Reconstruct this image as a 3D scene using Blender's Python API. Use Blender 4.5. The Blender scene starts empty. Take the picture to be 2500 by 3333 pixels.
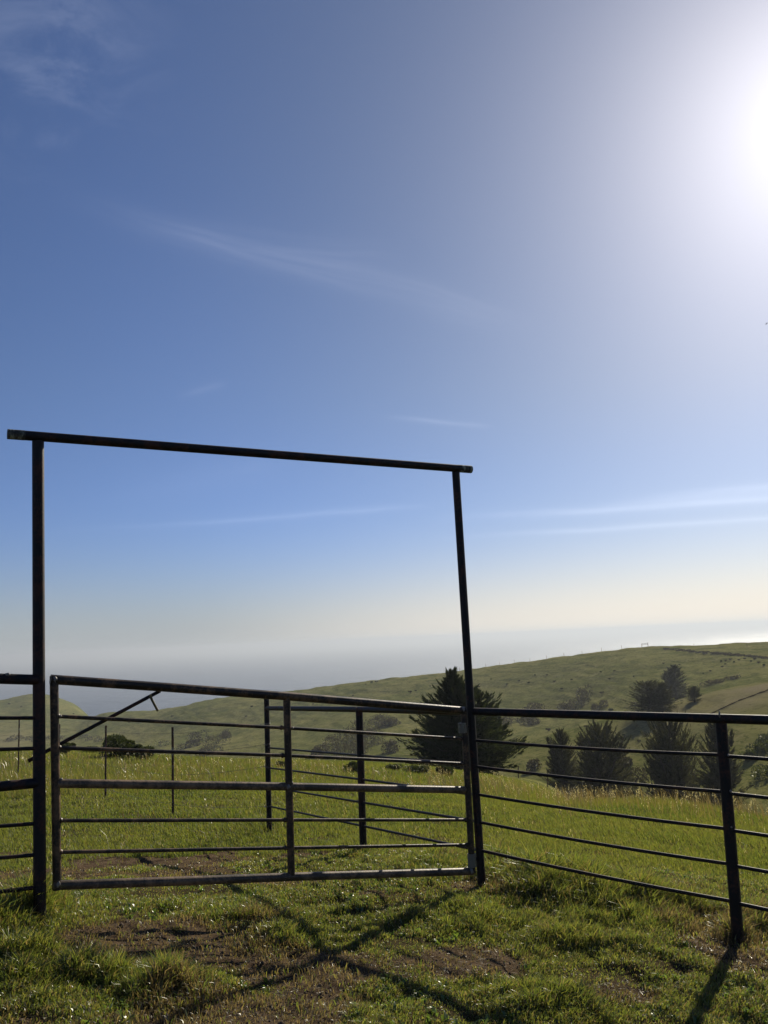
import bpy, math, random
import numpy as np
from mathutils import Vector, Matrix

S = bpy.context.scene
COL = S.collection
R = math.radians
rng = np.random.default_rng(11)
random.seed(5)

# ------------------------------------------------------------------ camera
F_PX, CX, CY, W_PX, H_PX = 2800.0, 1250.0, 1666.5, 2500.0, 3333.0
PITCH, ROLL = 8.42, 2.6
cam_d = bpy.data.cameras.new("camera")
cam = bpy.data.objects.new("camera", cam_d)
COL.objects.link(cam)
cam_d.sensor_fit = 'VERTICAL'
cam_d.sensor_height = 36.0
cam_d.lens = 36.0 * F_PX / H_PX
cam_d.clip_start = 0.05
cam_d.clip_end = 90000
M = Matrix.Rotation(R(90 + PITCH), 3, 'X') @ Matrix.Rotation(R(-ROLL), 3, 'Z')
cam.matrix_world = M.to_4x4()
S.camera = cam
MN = np.array(M)

def ray(px, py):
    d = MN @ np.array([(px - CX) / F_PX, -(py - CY) / F_PX, -1.0])
    return d / np.linalg.norm(d)

def at(px, py, Y):
    """world point seen at a photo pixel, Y metres ahead"""
    d = ray(px, py)
    return d * (Y / d[1])

# ------------------------------------------------------------------ sun and sky
SUN = ray(2690, 350)
SUN_EL = math.asin(SUN[2])
SUN_AZ = math.atan2(SUN[0], SUN[1])
sd = bpy.data.lights.new("sun", 'SUN')
sun = bpy.data.objects.new("sun", sd)
COL.objects.link(sun)
sd.energy = 5.0
sd.angle = R(0.5)
sd.color = (1.0, 0.91, 0.74)
sun.rotation_euler = Vector(SUN).to_track_quat('Z', 'Y').to_euler()
sun.location = (60, 120, 80)

S.view_settings.view_transform = 'Standard'
S.view_settings.look = 'None'
S.view_settings.gamma = 1
S.view_settings.exposure = 0.42
S.render.film_transparent = False
S.cycles.max_bounces = 6
S.cycles.transmission_bounces = 4
S.cycles.transparent_max_bounces = 6
S.cycles.volume_bounces = 0
S.cycles.use_denoising = True
S.cycles.sample_clamp_indirect = 6.0

world = bpy.data.worlds.new("World")
S.world = world
world.use_nodes = True
NT = world.node_tree
NT.nodes.clear()

class G:
    """small node-graph helper"""
    def __init__(s, nt): s.nt = nt
    def n(s, t, **k):
        x = s.nt.nodes.new(t)
        for a, b in k.items(): setattr(x, a, b)
        return x
    def put(s, sock, v):
        if isinstance(v, bpy.types.NodeSocket): s.nt.links.new(v, sock)
        elif v is not None: sock.default_value = v
    def m(s, op, a, b=None, c=None, clamp=False):
        x = s.n('ShaderNodeMath', operation=op, use_clamp=clamp)
        s.put(x.inputs[0], a); s.put(x.inputs[1], b)
        if c is not None: s.put(x.inputs[2], c)
        return x.outputs[0]
    def v(s, op, a, b=None):
        x = s.n('ShaderNodeVectorMath', operation=op)
        s.put(x.inputs[0], a); s.put(x.inputs[1], b)
        return x.outputs['Value'] if op in ('DOT_PRODUCT', 'LENGTH', 'DISTANCE') else x.outputs[0]
    def ramp(s, v, a, b, lo=0.0, hi=1.0, smooth=True):
        x = s.n('ShaderNodeMapRange')
        if smooth: x.interpolation_type = 'SMOOTHSTEP'
        s.put(x.inputs[0], v); s.put(x.inputs[1], a); s.put(x.inputs[2], b); s.put(x.inputs[3], lo); s.put(x.inputs[4], hi)
        return x.outputs[0]
    def noise(s, vec, scale, detail=4, rough=.55, dist=0.0):
        x = s.n('ShaderNodeTexNoise')
        s.put(x.inputs['Vector'], vec); x.inputs['Scale'].default_value = scale
        x.inputs['Detail'].default_value = detail; x.inputs['Roughness'].default_value = rough
        x.inputs['Distortion'].default_value = dist
        return x.outputs['Fac']
    def mix(s, f, a, b, mode='MIX'):
        x = s.n('ShaderNodeMix', data_type='RGBA', blend_type=mode)
        s.put(x.inputs[0], f); s.put(x.inputs[6], a); s.put(x.inputs[7], b)
        return x.outputs[2]
    def scale(s, vec, xyz):
        return s.v('MULTIPLY', vec, xyz)

def rgb(r, g, b): return (r, g, b, 1.0)

g = G(NT)
tc = g.n('ShaderNodeTexCoord')
D = g.v('NORMALIZE', tc.outputs['Generated'])
sky = g.n('ShaderNodeTexSky', sky_type='NISHITA')
sky.sun_disc = False
sky.sun_elevation = SUN_EL
sky.sun_rotation = SUN_AZ
sky.altitude = 150
sky.air_density = 1.0
sky.dust_density = 0.6
sky.ozone_density = 2.2
SKY_STR = 0.066
sep = g.n('ShaderNodeSeparateXYZ'); g.put(sep.inputs[0], D)
elev = sep.outputs[2]
cosang = g.v('DOT_PRODUCT', D, tuple(SUN))
ang = g.m('ARCCOSINE', g.m('MINIMUM', cosang, 1.0))
# bright air round the sun
def halo(width, amp, pw=1.6):
    return g.m('MULTIPLY', g.m('EXPONENT', g.m('MULTIPLY', g.m('POWER', g.m('DIVIDE', ang, width), pw), -1.0)), amp)
HAL = [halo(R(6.6), 6.5, 1.25), halo(R(18), .62)]
hal = g.m('ADD', *HAL)
halc = g.n('ShaderNodeVectorMath', operation='SCALE'); halc.inputs[0].default_value = (1.0, 0.95, 0.90); g.put(halc.inputs['Scale'], hal)
base = g.v('MULTIPLY', sky.outputs[0], g.mix(g.ramp(cosang, .72, .99), rgb(.57, .64, .85), rgb(.62, .64, .72)))
low = g.ramp(elev, .30, .10, 0.0, 1.0)
base = g.v('MULTIPLY', base, g.mix(low, rgb(1, 1, 1), rgb(.88, .955, 1.11)))
tot = g.v('ADD', base, halc.outputs[0])
# marine haze bank low over the horizon
az_s = g.v('DOT_PRODUCT', g.v('NORMALIZE', g.v('MULTIPLY', D, (1, 1, 0))), (math.sin(SUN_AZ), math.cos(SUN_AZ), 0))
bank = g.m('EXPONENT', g.m('MULTIPLY', g.m('POWER', g.m('DIVIDE', g.m('MAXIMUM', elev, 0.0), 0.062), 1.5), -1.0))
bankc = g.mix(g.ramp(az_s, 0.70, 1.0), rgb(4.8, 5.2, 5.4), rgb(11.2, 10.3, 9.0))
tot = g.mix(g.m('MULTIPLY', bank, 0.85), tot, bankc)
# thin cirrus: streaks lie along great circles through two directions
def streak(a, b, w, amp, soft=.5, nscale=3.0, lo=.3, hi=.7):
    A, B = ray(*a), ray(*b)
    nrm = np.cross(A, B); nrm /= np.linalg.norm(nrm)
    al = B - A; al /= np.linalg.norm(al)
    ta, tb = float(A @ al), float(B @ al)
    wob = g.m('MULTIPLY', g.m('SUBTRACT', g.noise(D, 5.0, 2), .5), w * 2.2)
    dist = g.m('ADD', g.v('DOT_PRODUCT', D, tuple(nrm)), wob)
    core = g.m('EXPONENT', g.m('MULTIPLY', g.m('POWER', g.m('ABSOLUTE', g.m('DIVIDE', dist, w)), 1.5), -1.0))
    t = g.v('DOT_PRODUCT', D, tuple(al))
    L = tb - ta
    mask = g.m('MULTIPLY', g.ramp(t, ta, ta + L * soft), g.ramp(t, tb - L * soft * .6, tb, 1.0, 0.0))
    # fibres drawn out along the streak
    co = g.n('ShaderNodeCombineXYZ')
    g.put(co.inputs[0], g.m('MULTIPLY', t, 1.4)); g.put(co.inputs[1], g.m('MULTIPLY', dist, 22.0)); co.inputs[2].default_value = ta * 7
    nz = g.ramp(g.noise(co.outputs[0], nscale, 6, .6, .4), lo, hi)
    return g.m('MULTIPLY', g.m('MULTIPLY', core, mask), g.m('MULTIPLY', g.m('ADD', g.m('MULTIPLY', nz, .7), .3), amp))
cl = streak((60, 600), (1780, 1090), .013, .15, .35, 3.0)
for args in [((260, 690), (1350, 870), .016, .12, .5), ((1330, 1700), (2900, 1600), .0052, .33, .45),
             ((1290, 1762), (2900, 1665), .0032, .23, .45), ((1900, 1650), (3000, 1540), .007, .3, .5),
             ((60, 1742), (1500, 1640), .004, .22, .5), ((1200, 1350), (1640, 1392), .003, .2, .5),
             ((560, 1300), (760, 1240), .004, .12, .5), ((250, 1650), (1000, 1480), .012, .12, .5)]:
    cl = g.m('ADD', cl, streak(*args))
# wispy patch high on the left
pc = ray(60, 90)
pn = g.noise(g.scale(D, (1.0, 1.0, 2.2)), 9.0, 8, .62, .8)
pm = g.m('MULTIPLY', g.ramp(g.v('DISTANCE', D, tuple(pc)), 0.03, 0.17, 1.0, 0.0), g.ramp(pn, .40, .68))
cl = g.m('ADD', cl, g.m('MULTIPLY', pm, .22))
cl = g.m('MINIMUM', cl, .8)
clb = g.mix(g.ramp(cosang, .6, 1.0), rgb(2.6, 2.7, 2.9), rgb(5, 4.8, 4.6))
tot = g.v('ADD', tot, g.v('MULTIPLY', clb, cl))
bg = g.n('ShaderNodeBackground'); g.put(bg.inputs[0], tot); bg.inputs[1].default_value = SKY_STR
wo = g.n('ShaderNodeOutputWorld'); g.nt.links.new(bg.outputs[0], wo.inputs[0])

# ------------------------------------------------------------------ numpy noise
def _hash(ix, iy, seed):
    h = (ix.astype(np.int64) * 374761393 + iy.astype(np.int64) * 668265263 + seed * 1442695041) & 0xFFFFFFFF
    h = ((h ^ (h >> 13)) * 1274126177) & 0xFFFFFFFF
    return ((h ^ (h >> 16)) & 0xFFFFFF) / float(0xFFFFFF)
def vnoise(x, y, seed=0):
    ix, iy = np.floor(x), np.floor(y)
    fx, fy = x - ix, y - iy
    fx = fx * fx * (3 - 2 * fx); fy = fy * fy * (3 - 2 * fy)
    a = _hash(ix, iy, seed); b = _hash(ix + 1, iy, seed); c = _hash(ix, iy + 1, seed); d = _hash(ix + 1, iy + 1, seed)
    return (a * (1 - fx) + b * fx) * (1 - fy) + (c * (1 - fx) + d * fx) * fy
def fbm(x, y, seed=0, oct=4):
    s = 0; a = .5; t = 0
    for k in range(oct):
        s = s + a * vnoise(x * 2 ** k + 17 * k, y * 2 ** k - 9 * k, seed + k); t += a; a *= .5
    return s / t

# ------------------------------------------------------------------ terrain: heights per bearing, smooth in between
def pchip(xs, ys, xq):
    xs = np.asarray(xs, float); ys = np.asarray(ys, float)
    h = np.diff(xs); d = np.diff(ys, axis=0) / (h.reshape((-1,) + (1,) * (ys.ndim - 1)))
    m = np.zeros_like(ys)
    m[0], m[-1] = d[0], d[-1]
    w1 = (2 * h[1:] + h[:-1]).reshape((-1,) + (1,) * (ys.ndim - 1)); w2 = (h[1:] + 2 * h[:-1]).reshape((-1,) + (1,) * (ys.ndim - 1))
    with np.errstate(divide='ignore', invalid='ignore'):
        mm = (w1 + w2) / (w1 / d[:-1] + w2 / d[1:])
    m[1:-1] = np.where(d[:-1] * d[1:] > 0, mm, 0)
    xq = np.clip(xq, xs[0], xs[-1])
    i = np.clip(np.searchsorted(xs, xq) - 1, 0, len(xs) - 2)
    sh = (-1,) + (1,) * (ys.ndim - 1)
    hh = h[i].reshape(sh); t = ((xq - xs[i]) / h[i]).reshape(sh)
    return ((1 + 2 * t) * (1 - t) ** 2) * ys[i] + t * (1 - t) ** 2 * hh * m[i] + t * t * (3 - 2 * t) * ys[i + 1] + t * t * (t - 1) * hh * m[i + 1]

FAR = [(1500, -132), (2300, -172), (4000, -172)]
C0 = {47: -4.5, 70: -8.5, 110: -17, 160: -27, 250: -36, 400: -45, 600: -53, 800: -55}
COLS = {
 -1500: [(.3, -1.55), (3.5, -1.50), (5.8, -1.50), (7.2, -1.62), (12, -2.2), (20, -2.9), (35, -3.7)] + list(C0.items()) + [(1000, -50), (1250, -88)],
 0:     [(.3, -1.58), (3.5, -1.56), (5.8, -1.555), (7.2, -1.72), (12, -2.35), (20, -3.05), (35, -4.0)] + list(C0.items()) + [(1000, -44.6), (1250, -88)],
 110:   [(.3, -1.58), (3.5, -1.57), (5.8, -1.575), (7.2, -1.74), (12, -2.38), (20, -3.08), (35, -4.05), (47, -4.6), (70, -8.6), (110, -17), (160, -27), (250, -36), (400, -45), (600, -53), (800, -54), (1000, -40.0), (1250, -88)],
 230:   [(.3, -1.58), (3.5, -1.58), (5.8, -1.60), (7.2, -1.765), (12, -2.4), (20, -3.1), (35, -4.2), (47, -4.8), (70, -8.8), (110, -17), (160, -27), (250, -37), (400, -46), (600, -53), (800, -55), (1000, -51.5), (1250, -90)],
 360:   [(.3, -1.58), (3.5, -1.60), (5.8, -1.665), (7.2, -1.80), (12, -2.44), (20, -3.15), (35, -4.4), (47, -5.0), (70, -9), (110, -18), (160, -28), (250, -38), (400, -46), (560, -50), (700, -46.5), (1000, -82), (1250, -100)],
 750:   [(.3, -1.58), (3.5, -1.66), (5.8, -1.79), (7.2, -1.87), (12, -2.52), (20, -3.3), (35, -4.6), (45, -5.6), (70, -10.5), (110, -18.5), (160, -27), (250, -35), (350, -40), (450, -41), (560, -32.2), (800, -60), (1250, -105)],
 1250:  [(.3, -1.58), (3.5, -1.74), (5.8, -1.86), (7.2, -1.93), (12, -2.62), (20, -3.6), (35, -5.2), (45, -6.3), (60, -8.5), (80, -12.5), (110, -18.5), (160, -25), (220, -30), (300, -31), (400, -27), (470, -21.3), (800, -62), (1250, -108)],
 1700:  [(.3, -1.58), (3.5, -1.80), (5.8, -1.91), (7.2, -1.98), (12, -2.8), (20, -3.95), (28, -5.2), (35, -6.2), (45, -7.7), (60, -9.8), (75, -12.1), (100, -18), (130, -22), (170, -20.6), (220, -29), (290, -29), (350, -22), (410, -13.3), (800, -62), (1250, -108)],
 2100:  [(.3, -1.58), (3.5, -1.85), (5.8, -1.96), (7.2, -2.07), (12, -2.85), (20, -3.95), (28, -5.3), (35, -7.2), (60, -15), (90, -21), (110, -20.5), (140, -17), (165, -14.4), (200, -18), (240, -21), (300, -16), (350, -10.3), (390, -8.6), (800, -62), (1250, -108)],
 2500:  [(.3, -1.58), (3.5, -1.90), (5.8, -2.02), (7.2, -2.18), (12, -2.95), (20, -4.1), (24, -5.0), (28, -6.3), (35, -8.5), (60, -15), (90, -17.5), (110, -16.5), (150, -11.5), (165, -10.4), (200, -13), (240, -14), (300, -11), (370, -7.5), (800, -62), (1250, -108)],
 4500:  [(.3, -1.58), (3.5, -2.1), (5.8, -2.4), (7.2, -2.7), (12, -3.7), (20, -5.2), (28, -6.8), (60, -14), (110, -13), (165, -9), (240, -11), (370, -6.5), (800, -62), (1250, -108)],
}
def az_of(px):
    py = 2080 - .0455 * (px - 1250)
    d = ray(px, py); return math.atan2(d[0], d[1])
NR, RMIN, RMAX = 900, .3, 4000.0
LR = np.linspace(math.log(RMIN), math.log(RMAX), NR)
cols_px = sorted(COLS)
azs = [az_of(p) for p in cols_px]
prof = np.array([pchip([math.log(r) for r, z in COLS[p] + FAR], [z for r, z in COLS[p] + FAR], LR) for p in cols_px])
AZG = np.linspace(azs[0], azs[-1], 500)
TAB = pchip(azs, prof, AZG)
def terrain(x, y):
    x = np.asarray(x, float); y = np.asarray(y, float)
    r = np.maximum(np.hypot(x, y), RMIN); az = np.arctan2(x, y)
    back = np.clip((np.abs(az) - 1.0) / 1.2, 0, 1)
    azc = np.clip(az, azs[0], azs[-1])
    u = (azc - azs[0]) / (azs[-1] - azs[0]) * 499; v = (np.log(r) - LR[0]) / (LR[-1] - LR[0]) * (NR - 1)
    v = np.clip(v, 0, NR - 1.001); u = np.clip(u, 0, 498.999)
    i, j = u.astype(int), v.astype(int); fu, fv = u - i, v - j
    z = (TAB[i, j] * (1 - fu) + TAB[i + 1, j] * fu) * (1 - fv) + (TAB[i, j + 1] * (1 - fu) + TAB[i + 1, j + 1] * fu) * fv
    z = z * (1 - back) + back * (-1.55 - .02 * np.minimum(r, 2600))
    # tufty bumps near, hummocks and cattle terraces further off
    z = z + (fbm(x * 1.3, y * 1.3, 3, 4) - .5) * .075 * np.clip(r / 3, 0, 1)
    z = z + (fbm(x * 5.5, y * 5.5, 13, 3) - .5) * .035 * np.clip((16 - r) / 8, 0, 1) * np.clip(r / 3, 0, 1)
    z = z - np.clip(.40 - vnoise(x * 6.5 + 3, y * 5.0, 71), 0, .2) * .10 * np.clip((14 - r) / 4, 0, 1) * np.clip(r / 3, 0, 1)
    far = np.clip((r - 90) / 120, 0, 1)
    hum = (fbm(x / 26, y / 26, 21, 4) - .5) * 3.0 * np.clip((r - 150) / 300, 0.15, 1) + (fbm(x / 6.0, y / 6.0, 31, 3) - .5) * .55
    edge = np.clip((2300 - r) / 500, 0, 1)
    terr = np.sin((z * 3.4 + fbm(x / 14, y / 14, 8, 3) * 9)) * .17
    return z + far * edge * (hum + terr)
def hit(px, py, rmin=3.0, rmax=2200.0):
    d = ray(px, py); hd = math.hypot(d[0], d[1])
    rr = np.exp(np.linspace(math.log(rmin), math.log(rmax), 6000))
    P = np.outer(rr / hd, d)
    below = P[:, 2] < terrain(P[:, 0], P[:, 1])
    k = int(np.argmax(below)) if below.any() else len(rr) - 1
    p = P[k].copy(); p[2] = float(terrain(p[0], p[1]))
    return p
def ground_at(px, r):
    a = az_of(px); x, y = r * math.sin(a), r * math.cos(a)
    return np.array([x, y, float(terrain(x, y))])

# ------------------------------------------------------------------ object helpers
def mesh_from(name, V, polys=None, loops=None, starts=None, mat=None, smooth=False):
    me = bpy.data.meshes.new(name)
    V = np.asarray(V, np.float32)
    if polys is not None:
        me.from_pydata([tuple(map(float, v)) for v in V], [], [tuple(map(int, p)) for p in polys])
    else:
        me.vertices.add(len(V)); me.vertices.foreach_set('co', V.ravel())
        me.loops.add(len(loops)); me.loops.foreach_set('vertex_index', np.asarray(loops, np.int32))
        me.polygons.add(len(starts)); me.polygons.foreach_set('loop_start', np.asarray(starts, np.int32))
    if smooth: me.polygons.foreach_set('use_smooth', np.ones(len(me.polygons), bool))
    if mat: me.materials.append(mat)
    me.update(calc_edges=True)
    return me
def tri_mesh(name, V, T, mat, smooth=False):
    T = np.asarray(T); k = T.shape[1]
    return mesh_from(name, V, loops=T.ravel(), starts=np.arange(len(T)) * k, mat=mat, smooth=smooth)
def link(name, me, parent=None, loc=None):
    o = bpy.data.objects.new(name, me); COL.objects.link(o)
    if parent: o.parent = parent
    if loc is not None: o.location = tuple(map(float, loc))
    return o
def tag(o, label=None, cat=None, group=None, kind=None):
    if label: o['label'] = label
    if cat: o['category'] = cat
    if group: o['group'] = group
    if kind: o['kind'] = kind
    return o
def thing(name, label, cat, loc, group=None):
    o = bpy.data.objects.new(name, None); COL.objects.link(o)
    o.location = tuple(map(float, loc)); o.empty_display_size = .2
    return tag(o, label, cat, group)
class MB:
    """collects tubes and boxes into one mesh"""
    def __init__(s): s.V = []; s.F = []; s.sm = []
    def tube(s, pts, rad, n=16, cap=True):
        pts = [np.asarray(p, float) for p in pts]
        if not hasattr(rad, '__len__'): rad = [rad] * len(pts)
        rings = []; a = None
        for i, p in enumerate(pts):
            t = pts[min(i + 1, len(pts) - 1)] - pts[max(i - 1, 0)]; t = t / np.linalg.norm(t)
            if a is None:
                a = np.cross(t, [0, 0, 1.0])
                if np.linalg.norm(a) < .1: a = np.cross(t, [1.0, 0, 0])
            a = a - t * (a @ t); a /= np.linalg.norm(a); b = np.cross(t, a)
            ring = len(s.V)
            for k in range(n):
                th = 2 * math.pi * k / n
                s.V.append(p + rad[i] * (math.cos(th) * a + math.sin(th) * b))
            rings.append(ring)
        for r0, r1 in zip(rings, rings[1:]):
            for k in range(n):
                s.F.append((r0 + k, r0 + (k + 1) % n, r1 + (k + 1) % n, r1 + k)); s.sm.append(True)
        if cap:
            for r0, fl in ((rings[0], True), (rings[-1], False)):
                b0 = len(s.V); s.V += [s.V[r0 + k] for k in range(n)]
                idx = [b0 + k for k in range(n)]
                s.F.append(tuple(idx[::-1] if fl else idx)); s.sm.append(False)
        return s
    def blob(s, c, r, n=8, seed=0, sq=(1, 1, 1)):
        rn = random.Random(seed); b0 = len(s.V); c = np.asarray(c, float)
        for i in range(n + 1):
            ph = math.pi * i / n
            for k in range(n):
                th = 2 * math.pi * k / n
                q = r * (1 + rn.uniform(-.22, .22))
                s.V.append(c + q * np.array([math.sin(ph) * math.cos(th) * sq[0], math.sin(ph) * math.sin(th) * sq[1], math.cos(ph) * sq[2]]))
        for i in range(n):
            for k in range(n):
                s.F.append((b0 + i * n + k, b0 + (i + 1) * n + k, b0 + (i + 1) * n + (k + 1) % n, b0 + i * n + (k + 1) % n)); s.sm.append(True)
        return s
    def build(s, name, mat, parent=None, origin=None):
        V = np.array(s.V)
        wp = np.zeros(3)
        if parent is not None:
            q = parent
            while q is not None: wp = wp + np.array(q.location); q = q.parent
        elif origin is not None: wp = np.array(origin, float)
        me = mesh_from(name, V - wp, polys=s.F, mat=mat)
        me.polygons.foreach_set('use_smooth', np.array(s.sm))
        o = link(name, me, parent)
        if parent is None and origin is not None: o.location = tuple(map(float, origin))
        return o
def tube(name, a, b, rad, mat, parent, n=16, sag=0.0, dents=0, **k):
    a = np.asarray(a, float); b = np.asarray(b, float)
    m = 1 + (8 if (sag or dents) else 0); pts = []
    for i in range(m + 1):
        t = i / m; p = a + (b - a) * t; p = p + np.array([0, 0, -sag * 4 * t * (1 - t)])
        if dents and 0 < i < m: p = p + np.array([random.uniform(-1, 1), 0, random.uniform(-1, 1)]) * dents
        pts.append(p)
    return MB().tube(pts, rad, n).build(name, mat, parent)

# ------------------------------------------------------------------ materials
def new_mat(name):
    m = bpy.data.materials.new(name); m.use_nodes = True; m.node_tree.nodes.clear()
    return m, G(m.node_tree)
def finish(m, q, shader, disp=None):
    o = q.n('ShaderNodeOutputMaterial'); q.nt.links.new(shader, o.inputs['Surface'])
    return m
def principled(q, col, rough=.6, metal=0.0, spec=.5, bump=None, bdist=.01, bstr=.6):
    b = q.n('ShaderNodeBsdfPrincipled')
    q.put(b.inputs['Base Color'], col); q.put(b.inputs['Roughness'], rough); q.put(b.inputs['Metallic'], metal)
    b.inputs['Specular IOR Level'].default_value = spec
    if bump is not None:
        x = q.n('ShaderNodeBump'); x.inputs['Strength'].default_value = bstr; x.inputs['Distance'].default_value = bdist
        q.put(x.inputs['Height'], bump); q.nt.links.new(x.outputs[0], b.inputs['Normal'])
    return b.outputs[0]

def rust_mat(name, dark, rust, amount, pale=0.0, rough=.5):
    m, q = new_mat(name)
    co = q.n('ShaderNodeNewGeometry').outputs['Position']
    n1 = q.noise(co, 7.0, 6, .65); n2 = q.noise(co, 60.0, 4, .6); n3 = q.noise(q.scale(co, (1, 1, .35)), 23.0, 5, .7)
    f = q.ramp(q.m('ADD', q.m('MULTIPLY', n1, .7), q.m('MULTIPLY', n2, .3)), .62 - amount * .3, .78 - amount * .3)
    c = q.mix(f, dark, rust)
    c = q.mix(q.ramp(n3, .70, .78), c, rgb(.10, .09, .07))
    if pale: c = q.mix(q.m('MULTIPLY', q.ramp(n3, .56 - pale * .1, .64), .9), c, rgb(.30, .32, .24))
    ro = q.m('ADD', q.m('MULTIPLY', n1, .35), rough - .15)
    return finish(m, q, principled(q, c, ro, 0.0, .3, q.m('ADD', n2, q.m('MULTIPLY', n3, .5)), .0016, .7))
M_POST = rust_mat('dark rusty pipe', rgb(.006, .005, .006), rgb(.045, .017, .010), .52, rough=.55)
M_GATE = rust_mat('weathered gate pipe', rgb(.026, .019, .013), rgb(.14, .082, .042), .55, rough=.40)
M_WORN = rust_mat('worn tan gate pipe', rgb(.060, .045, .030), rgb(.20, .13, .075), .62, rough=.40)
M_LICHEN = rust_mat('lichen on pipe end', rgb(.02, .02, .018), rgb(.09, .09, .07), .7, 1.0, .7)
M_WELD = rust_mat('grey weld metal', rgb(.20, .18, .16), rgb(.14, .10, .08), .5, .5, .5)
M_SLEEVE = rust_mat('worn bare hinge sleeve', rgb(.16, .145, .11), rgb(.12, .08, .04), .5, .3, .45)
M_TPOST = rust_mat('rusty steel stake', rgb(.045, .025, .018), rgb(.11, .05, .03), .7, .2, .6)
M_WIRE = rust_mat('rusty wire', rgb(.06, .05, .045), rgb(.11, .07, .05), .4, rough=.5)
M_HANDLE = rust_mat('worn yellow handle', rgb(.13, .10, .035), rgb(.05, .035, .02), .5, rough=.5)

def leaf_mat(name, trans=.45, gloss=.06, rough=.35, attr='tint', base=None, vary=None):
    m, q = new_mat(name)
    if base is None:
        c = q.n('ShaderNodeAttribute', attribute_name=attr).outputs['Color']
    else:
        a = q.n('ShaderNodeAttribute', attribute_name='shade').outputs['Fac']
        c = q.mix(a, base, vary)
    d = q.n('ShaderNodeBsdfDiffuse'); q.put(d.inputs[0], c)
    t = q.n('ShaderNodeBsdfTranslucent'); q.put(t.inputs[0], q.mix(1.0, c, rgb(1.35, 1.25, .6), 'MULTIPLY'))
    x = q.n('ShaderNodeMixShader'); x.inputs[0].default_value = trans
    q.nt.links.new(d.outputs[0], x.inputs[1]); q.nt.links.new(t.outputs[0], x.inputs[2])
    gl = q.n('ShaderNodeBsdfGlossy'); gl.inputs[0].default_value = (1, 1, .95, 1); gl.inputs[1].default_value = rough
    y = q.n('ShaderNodeMixShader'); y.inputs[0].default_value = gloss
    q.nt.links.new(x.outputs[0], y.inputs[1]); q.nt.links.new(gl.outputs[0], y.inputs[2])
    return finish(m, q, y.outputs[0])
M_GRASS = leaf_mat('grass blades', .55, .045, .35)
M_FIELD = leaf_mat('field grass', .55, .012, .45)
M_CYP = leaf_mat('cypress foliage', .28, .02, .5, base=rgb(.018, .026, .014), vary=rgb(.045, .060, .026))
M_CYPF = leaf_mat('veil-lightened brownish cypress foliage', .26, .02, .5, base=rgb(.030, .032, .020), vary=rgb(.070, .072, .040))  # far trees: lens veil and haze painted in as a lighter leaf colour
M_SHRUB = leaf_mat('shrub foliage', .3, .03, .4, base=rgb(.022, .032, .010), vary=rgb(.075, .095, .028))
M_SCRUB = leaf_mat('dry scrub foliage', .25, .02, .5, base=rgb(.035, .032, .024), vary=rgb(.075, .065, .042))
M_STRAW = leaf_mat('seeding grass', .4, .08, .4)
mb_, q = new_mat('bark')
M_BARK = finish(mb_, q, principled(q, q.mix(q.noise(q.n('ShaderNodeNewGeometry').outputs['Position'], 9, 5), rgb(.03, .024, .018), rgb(.09, .075, .06)), .9))

# ground
mg, q = new_mat('pasture ground')
pos = q.n('ShaderNodeNewGeometry').outputs['Position']
r_ = q.v('LENGTH', pos)
dirt_a = q.n('ShaderNodeAttribute', attribute_name='dirt').outputs['Fac']
straw_a = q.n('ShaderNodeAttribute', attribute_name='straw').outputs['Fac']
nf = q.noise(pos, 38.0, 6, .7); nm = q.noise(pos, 6.0, 5, .6)
soil = q.mix(nf, rgb(.055, .037, .023), rgb(.160, .115, .073))
soil = q.mix(q.ramp(nm, .45, .62), soil, rgb(.055, .038, .026))
turf_near = q.mix(nf, rgb(.034, .026, .014), rgb(.085, .068, .038))
h1 = q.noise(pos, .022, 5, .6); h2 = q.noise(pos, .16, 6, .68); h3 = q.noise(pos, 1.1, 5, .7)
turf = q.mix(q.ramp(h1, .38, .62), rgb(.130, .139, .042), rgb(.192, .182, .064))
turf = q.mix(q.m('MULTIPLY', q.ramp(h2, .52, .68), .6), turf, rgb(.27, .24, .11))
turf = q.mix(q.m('MULTIPLY', q.ramp(h3, .50, .66), .7), turf, rgb(.034, .050, .010))
turf = q.mix(q.m('MULTIPLY', q.ramp(h2, .28, .44, 1.0, 0.0), .5), turf, rgb(.050, .066, .024))
h4 = q.noise(q.scale(pos, (.055, .055, .85)), 1.6, 7, .68, .6); h5 = q.noise(q.scale(pos, (.3, .3, 1.1)), 1.4, 5, .75)
turf = q.mix(q.m('MULTIPLY', q.ramp(h4, .50, .60), .60), turf, rgb(.070, .080, .024))
turf = q.mix(q.m('MULTIPLY', q.ramp(h4, .46, .34), .50), turf, rgb(.24, .215, .085))
turf = q.mix(q.m('MULTIPLY', q.ramp(h5, .54, .66), .65), turf, rgb(.052, .060, .020))
turf = q.mix(straw_a, turf, q.mix(h3, rgb(.27, .225, .145), rgb(.19, .17, .09)))
gc = q.mix(q.ramp(r_, 8, 60), turf_near, turf)
gc = q.mix(dirt_a, gc, soil)
bh = q.m('ADD', q.m('MULTIPLY', nf, .03), q.m('MULTIPLY', q.noise(pos, 1.8, 6, .75), q.ramp(r_, 20, 200, .03, .9)))
M_GROUND = finish(mg, q, principled(q, gc, 1.0, 0, 0.0, bh, 1.0, .9))

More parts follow.
